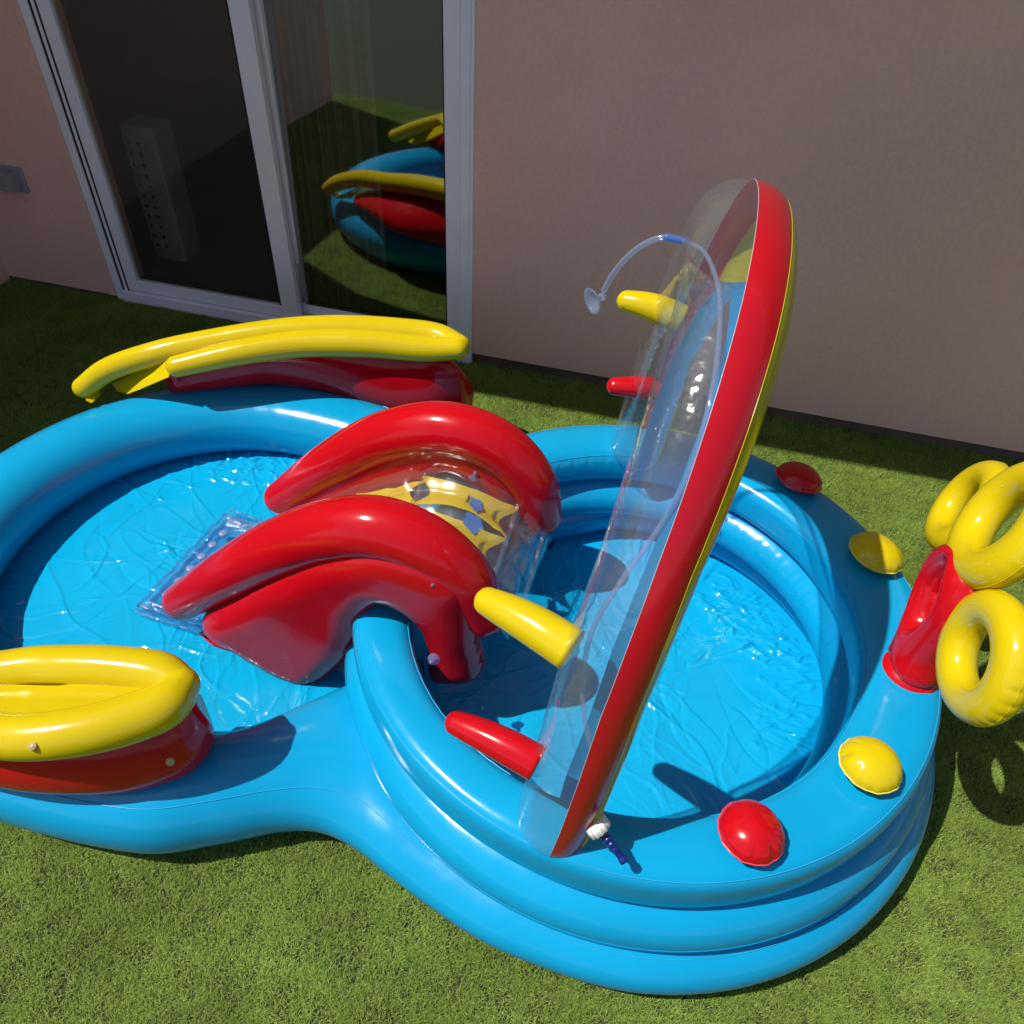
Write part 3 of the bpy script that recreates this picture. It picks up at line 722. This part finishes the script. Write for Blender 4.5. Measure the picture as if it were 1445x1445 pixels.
# ------------------------------------------------------------------ side wings
def mir(p): return (p[0], 2.44 - p[1], p[2])
def wing(tag_, label, Po, Pi, ro, ri, base_f, base_b, tip):
    t = thing('inflatable_wing', label, 'inflatable wing', tuple(np.mean([base_f[0], base_b[0]], axis=0)), 'red and yellow inflatable wings on the low pool')
    O_ = resample(cr([tuple(p) + (r,) for p, r in zip(Po, ro)], 12), 110); I_ = resample(cr([tuple(p) + (r,) for p, r in zip(Pi, ri)], 12), 100)
    def pk(u, a, r): return r * (1 + .02 * math.exp(-(u / .04) ** 2) * math.sin(a * 11))
    tube('outer_rim_tube', O_[:, :3], O_[:, 3], M['yellow'], t, seg=36, pucker=pk)
    tube('inner_rim_tube', I_[:, :3], I_[:, 3], M['yellow'], t, seg=36, pucker=pk)
    # sagging sheet between rims
    n = 70; V = []; F = []
    oo = resample(O_[:int(len(O_) * .78), :3], n); ii = resample(I_[:, :3], n)
    for k in range(n):
        for j in range(13):
            v = j / 12 * (.70 + .3 * max(0, 1 - k / 22)); p = oo[k] * (1 - v) + ii[k] * v; p = p + np.array((0, 0, .036 - .048 * v ** 1.2 - .004 * math.sin(v * PI) * math.sin(min(1, k / n * 1.6) * PI / 2)))
            V.append(p)
    for k in range(n - 1):
        for j in range(12): a = k * 13 + j; F.append((a, a + 1, a + 14, a + 13))
    mesh_obj('sheet', V, F, M['yellow'], t)
    # red body
    bf = resample(cr(base_f, 10), 70); bb = resample(cr(base_b, 10), 70)
    oo = resample(O_[:int(len(O_) * .86), :3], 70); ii = resample(I_[:, :3], 70)
    L = []
    for k in range(70):
        s = k / 69; pinch = min(1, (s / .10) ** .5 + .02) ; pe = min(1, ((1 - s) / .25) ** .6 + .02)
        A, B, C_, D_ = bf[k], oo[k] + np.array((0, 0, -.045)), ii[k] + np.array((0, 0, -.038)), bb[k]
        cen = (A + B + C_ + D_) / 4
        nf = (A - D_) / (np.linalg.norm(A - D_) + 1e-9); w_ = pinch * pe
        mf = A * .62 + B * .38 + nf * .040 * w_; mb = C_ * .40 + D_ * .60 - nf * .032 * w_
        pts = [A + (cen - A) * (1 - w_) * .9 * np.array((1, 1, .0)), mf, B + (cen - B) * (1 - w_) * .5, C_ + (cen - C_) * (1 - w_) * .5, mb, D_ + (cen - D_) * (1 - w_) * .9 * np.array((1, 1, 0))]
        L.append(list(cr(pts, 6, closed=True)))
    loft('red_body', L, M['red'], t)
    if tip is not None:
        mesh_obj('weld_flap', tip, [tuple(range(len(tip)))], M['yellow'], t, smooth=False)
    return t
# far wing
Bo = [at(648, 488, .43), at(618, 474, .43), at(560, 467, .43), at(480, 463, .43), at(400, 467, .42), at(300, 482, .39), at(220, 499, .36), at(150, 523, .30), at(118, 547, .25)]
Bi = [at(646, 492, .43), at(600, 492, .42), at(520, 485, .42), at(430, 485, .41), at(340, 497, .39), at(250, 517, .355)]
Bbf = [at(664, 606, .10), at(600, 600, .12), at(540, 580, .16), at(460, 552, .20), at(380, 540, .21), at(300, 548, .21), at(240, 556, .21)]
Bbb = [tuple(np.array(p) + np.array(q)) for p, q in zip(Bbf, [(.01, .10, .02)] * 3 + [(0, .11, .02)] * 2 + [(-.02, .09, .02)] * 2)]
ro = [.036, .040, .042, .042, .041, .040, .039, .037, .034]; ri = [.034, .041, .044, .043, .040, .034]
fl1 = [at(242, 505, .37), at(238, 532, .33), at(205, 547, .27), at(180, 556, .232), at(165, 552, .228), at(158, 541, .23), at(200, 522, .30)]
wing('B', 'red and yellow inflatable wing nearest the sliding door', Bo, Bi, ro, ri, [np.array(p) for p in Bbb], [np.array(p) for p in Bbf], fl1)
mo = [mir(p) for p in Bo]; mi = [mir(p) for p in Bi]
Ao = [at(254, 968, .43), at(236, 992, .43), at(185, 1014, .43), at(100, 1034, .43), at(0, 1038, .42)] + [mir(p) for p in ((-1.33, 1.93, .40), (-1.52, 1.86, .36), (-1.70, 1.75, .31), (-1.79, 1.66, .275))]
Ai = [at(252, 964, .43), at(228, 952, .43), at(160, 942, .43), at(60, 940, .42), at(-30, 943, .41), mir((-1.45, 1.68, .36))]
Abf = [at(320, 1046, .205), at(298, 1072, .20), at(205, 1108, .20), at(100, 1112, .20), at(0, 1098, .20), mir((-1.42, 1.95, .20)), mir((-1.60, 1.82, .20))]
Abb = [at(300, 985, .16), at(250, 985, .18), (-.92, .62, .2), (-1.06, .60, .2), (-1.25, .60, .2), mir((-1.45, 1.78, .2)), mir((-1.58, 1.71, .2))]
fl2 = [mir(p) for p in fl1]
wing('A', 'red and yellow inflatable wing on the near side of the pool, farthest from the door', Ao, Ai, [.038, .046, .048, .046, .043, .041, .039, .037, .034], [.036, .044, .044, .042, .038, .034], [np.array(p) for p in Abf], [np.array(p) for p in Abb], fl2)
wA = [o for o in COL.objects if o.name.startswith('inflatable_wing')]
wB, wA = sorted(wA, key=lambda o: -o.location.y)
mesh_obj('weld_flap', [at(123, 556, .235), at(138, 550, .228), at(143, 556, .222), at(129, 569, .222), at(121, 565, .23)], [(0, 1, 2, 3, 4)], M['yellow'], wB, smooth=False)
M['valve_y'] = plain('cloudy_valve', (.5, .38, .16), .3)
def plug(p, ax_, parent, r=.008):
    lathe('valve', [(.001, .004), (r * .6, .004), (r * .7, .002), (r, .002), (r * 1.1, -.001), (.001, -.001)], p, ax_, M['valve_y'], parent, seg=24)
plug(at(46, 1053, .455), (-.1, -.5, .85), wA)
plug(at(240, 1075, .325), (.1, -.7, .6), wA)

# ------------------------------------------------------------------ flower with rings
flw = thing('inflatable_flower', 'red inflatable stem on the pool edge holding three yellow rings', 'inflatable flower', (.69, 1.22, .37))
def camdir(a, b, c): v = RC @ np.array((a, b, c)); return v / np.linalg.norm(v)
def facing(px, py, dx, dy, c):
    v = np.array((px - CPX, py - CPX, FPX)); v /= np.linalg.norm(v); d = np.array((dx, dy, 0.)); d -= v * (d @ v); d /= np.linalg.norm(d)
    return RC @ (-c * v + math.sqrt(1 - c * c) * d)
fb = np.array(at(1284, 946, .368))
Vax = np.array(atx(1366, 792, .685)) - fb; Lf = np.linalg.norm(Vax); Vax /= Lf
Nf = facing(1320, 860, -.9, -.42, .46); Nf -= Vax * (Nf @ Vax); Nf /= np.linalg.norm(Nf); Uf = np.cross(Vax, Nf)
print('flower', fb, Vax, Lf, Uf, Nf)
hs = Lf
ol = cr([(-.058, .0, 0), (-.060, hs * .2, 0), (-.076, hs * .42, 0), (-.094, hs * .68, 0), (-.078, hs * .98, 0), (0, hs * 1.10, 0), (.078, hs * .98, 0), (.094, hs * .68, 0), (.076, hs * .42, 0), (.060, hs * .2, 0), (.058, .0, 0), (.0, -.012, 0)], 9, closed=True)[:, :2]
web = cr([(-.034, hs * .68, 0), (0, hs * .92, 0), (.034, hs * .68, 0), (.0, hs * .42, 0)], 8, closed=True)[:, :2]
pillow('stem', ol, (fb, Uf, Vax), .056, .056, M['red'], flw, step=.008, webs=[web])
lathe('flange', [(.001, -.004), (.062, -.004), (.063, .001), (.060, .003), (.054, .02), (.001, .03)], fb - Vax * .0 + np.array((0, 0, -.004)), (-.05, 0, 1), M['red'], flw, seg=48)
def toss_ring(px, py, X, nrm, R, r, seed):
    c = np.array(atx(px, py, X)); nrm = np.array(nrm, float); nrm /= np.linalg.norm(nrm); rg = random.Random(seed)
    t = np.array((0, 0, 1.)); a1 = np.cross(t, nrm); a1 /= np.linalg.norm(a1); a2 = np.cross(nrm, a1)
    ph = rg.random() * 6; L = []; n = 150
    for k in range(n):
        th = 2 * PI * k / n; d = a1 * math.cos(th) + a2 * math.sin(th); P = c + d * R; lp = []
        for j in range(32):
            a = 2 * PI * j / 32; outw = math.cos(a)
            wv = max(0, 1 - abs(a if a < PI else a - 2 * PI) / .7)
            rr = r * (1 - .085 * wv * (.5 + .5 * math.sin(th * 30 + 2 * math.sin(th * 3 + ph))) ** 5 * (.55 + .45 * math.sin(th * 2 + ph)))
            lp.append(P + d * outw * rr + nrm * math.sin(a) * rr * .92)
        L.append(lp)
    loft('yellow_ring', L, M['yellow'], flw, closed=True)
    seam_line('seam', [l[0] + (l[0] - np.mean(l, axis=0)) * .01 for l in L], M['yellow'], flw, closed=True, r=.0008)
toss_ring(1366, 716, .80, facing(1366, 716, -.86, -.5, .40), .090, .038, 1)
toss_ring(1422, 741, .72, facing(1422, 741, -.84, -.50, .46), .101, .042, 2)
toss_ring(1388, 927, .70, facing(1388, 927, -.98, -.20, .50), .090, .039, 3)

# ------------------------------------------------------------------ lawn
def grass_material():
    m, t, out = newmat('turf_blades'); p = N(t, 'ShaderNodeBsdfPrincipled'); p.inputs['Roughness'].default_value = .5; p.inputs['Specular IOR Level'].default_value = .12
    at_ = N(t, 'ShaderNodeAttribute'); at_.attribute_name = 'tone'
    rp = N(t, 'ShaderNodeValToRGB'); cr_ = rp.color_ramp
    cr_.elements[0].position = 0; cr_.elements[0].color = (.10, .17, .024, 1)
    cr_.elements[1].position = 1; cr_.elements[1].color = (.56, .50, .26, 1)
    for ps, c in ((.45, (.22, .33, .052, 1)), (.74, (.37, .47, .11, 1)), (.86, (.44, .44, .17, 1))):
        e = cr_.elements.new(ps); e.color = c
    t.links.new(at_.outputs['Fac'], rp.inputs[0])
    tc = N(t, 'ShaderNodeNewGeometry'); nz = N(t, 'ShaderNodeTexNoise'); nz.inputs['Scale'].default_value = 4.5; nz.inputs['Detail'].default_value = 4
    t.links.new(tc.outputs['Position'], nz.inputs['Vector'])
    mr = N(t, 'ShaderNodeMapRange'); mr.inputs['From Min'].default_value = .3; mr.inputs['From Max'].default_value = .7; mr.inputs['To Min'].default_value = .84; mr.inputs['To Max'].default_value = 1.28
    t.links.new(nz.outputs[0], mr.inputs[0])
    mu = N(t, 'ShaderNodeVectorMath', operation='SCALE'); t.links.new(rp.outputs[0], mu.inputs[0]); t.links.new(mr.outputs[0], mu.inputs['Scale'])
    t.links.new(mu.outputs[0], p.inputs['Base Color'])
    tr = N(t, 'ShaderNodeBsdfTranslucent'); t.links.new(mu.outputs[0], tr.inputs[0]); mx = N(t, 'ShaderNodeMixShader'); mx.inputs[0].default_value = .15
    t.links.new(p.outputs[0], mx.inputs[1]); t.links.new(tr.outputs[0], mx.inputs[2]); t.links.new(mx.outputs[0], out.inputs[0]); return m
GM = grass_material()
PS = .11
def patch(seed, nb=2200):
    r = np.random.default_rng(seed); V = np.zeros((nb, 5, 3)); tone = np.zeros((nb, 5))
    x = r.uniform(-PS * .62, PS * .62, nb); y = r.uniform(-PS * .62, PS * .62, nb); a = r.uniform(0, 2 * PI, nb); L = r.uniform(.011, .020, nb); lean = r.uniform(.35, 1.3, nb); wd = r.uniform(.00038, .0007, nb)
    ca, sa = np.cos(a), np.sin(a); tn = r.beta(2, 2, nb) * .78; th = r.random(nb) < .16; tn[th] = r.uniform(.84, 1, th.sum()); L[th] *= .6; lean[th] *= 1.2
    for k, (f, wf) in enumerate(((0, 1), (0, 1), (.55, .85), (.55, .85), (1, 0))):
        sg = -1 if k in (0, 2) else 1
        if k == 4: sg = 0
        hx = L * f * np.sin(lean * f); hz = L * f * np.cos(lean * f * .9)
        V[:, k, 0] = x + ca * hx - sa * wd * wf * sg; V[:, k, 1] = y + sa * hx + ca * wd * wf * sg; V[:, k, 2] = hz; tone[:, k] = tn
    b = np.arange(nb)[:, None] * 5
    F = [tuple(q) for q in (b + np.array([0, 1, 3, 2])).tolist()] + [tuple(q) for q in (b + np.array([2, 3, 4])).tolist()]
    me = bpy.data.meshes.new('turf_patch'); me.from_pydata(V.reshape(-1, 3).tolist(), [], F); me.materials.append(GM)
    at_ = me.attributes.new('tone', 'FLOAT', 'POINT'); at_.data.foreach_set('value', tone.ravel().astype(np.float32)); me.update()
    return bpy.data.objects.new('turf_patch', me)
pc = bpy.data.collections.new('turf_patches')
for k in range(5): pc.objects.link(patch(k + 10))
pts = []
for i, x in enumerate(np.arange(-2.9, 3.2, PS * .92)):
    for j, y in enumerate(np.arange(-.9, W - .02, PS * .92)):
        q = np.array((x, y))
        if np.linalg.norm(q - CL) < .66 or np.linalg.norm(q - CRR) < .60: continue
        pts.append((x + random.uniform(-.01, .01), min(W - .05, y + random.uniform(-.01, .01)), 0))
gr = mesh_obj('grass', pts, [], GM); gr['kind'] = 'stuff'
gr['label'] = 'short green artificial turf around the pool'; gr['category'] = 'grass'
ng = bpy.data.node_groups.new('turf', 'GeometryNodeTree')
ng.interface.new_socket('Geometry', in_out='INPUT', socket_type='NodeSocketGeometry'); ng.interface.new_socket('Geometry', in_out='OUTPUT', socket_type='NodeSocketGeometry')
gi = ng.nodes.new('NodeGroupInput'); go = ng.nodes.new('NodeGroupOutput'); ip = ng.nodes.new('GeometryNodeInstanceOnPoints'); ci = ng.nodes.new('GeometryNodeCollectionInfo')
ci.inputs['Collection'].default_value = pc; ci.inputs['Separate Children'].default_value = True; ci.inputs['Reset Children'].default_value = True
rv = ng.nodes.new('FunctionNodeRandomValue'); rv.data_type = 'FLOAT_VECTOR'; rv.inputs[0].default_value = (0, 0, 0); rv.inputs[1].default_value = (0, 0, 6.283)
mp = ng.nodes.new('GeometryNodeMeshToPoints')
ip.inputs['Pick Instance'].default_value = True
ri_ = ng.nodes.new('FunctionNodeRandomValue'); ri_.data_type = 'INT'; ri_.inputs[4].default_value = 0; ri_.inputs[5].default_value = 4
L_ = ng.links.new
L_(gi.outputs[0], mp.inputs[0]); L_(mp.outputs[0], ip.inputs['Points']); L_(ci.outputs[0], ip.inputs['Instance']); L_(rv.outputs[0], ip.inputs['Rotation'])
L_(ri_.outputs[2], ip.inputs['Instance Index']); L_(ip.outputs[0], go.inputs[0])
md = gr.modifiers.new('turf', 'NODES'); md.node_group = ng
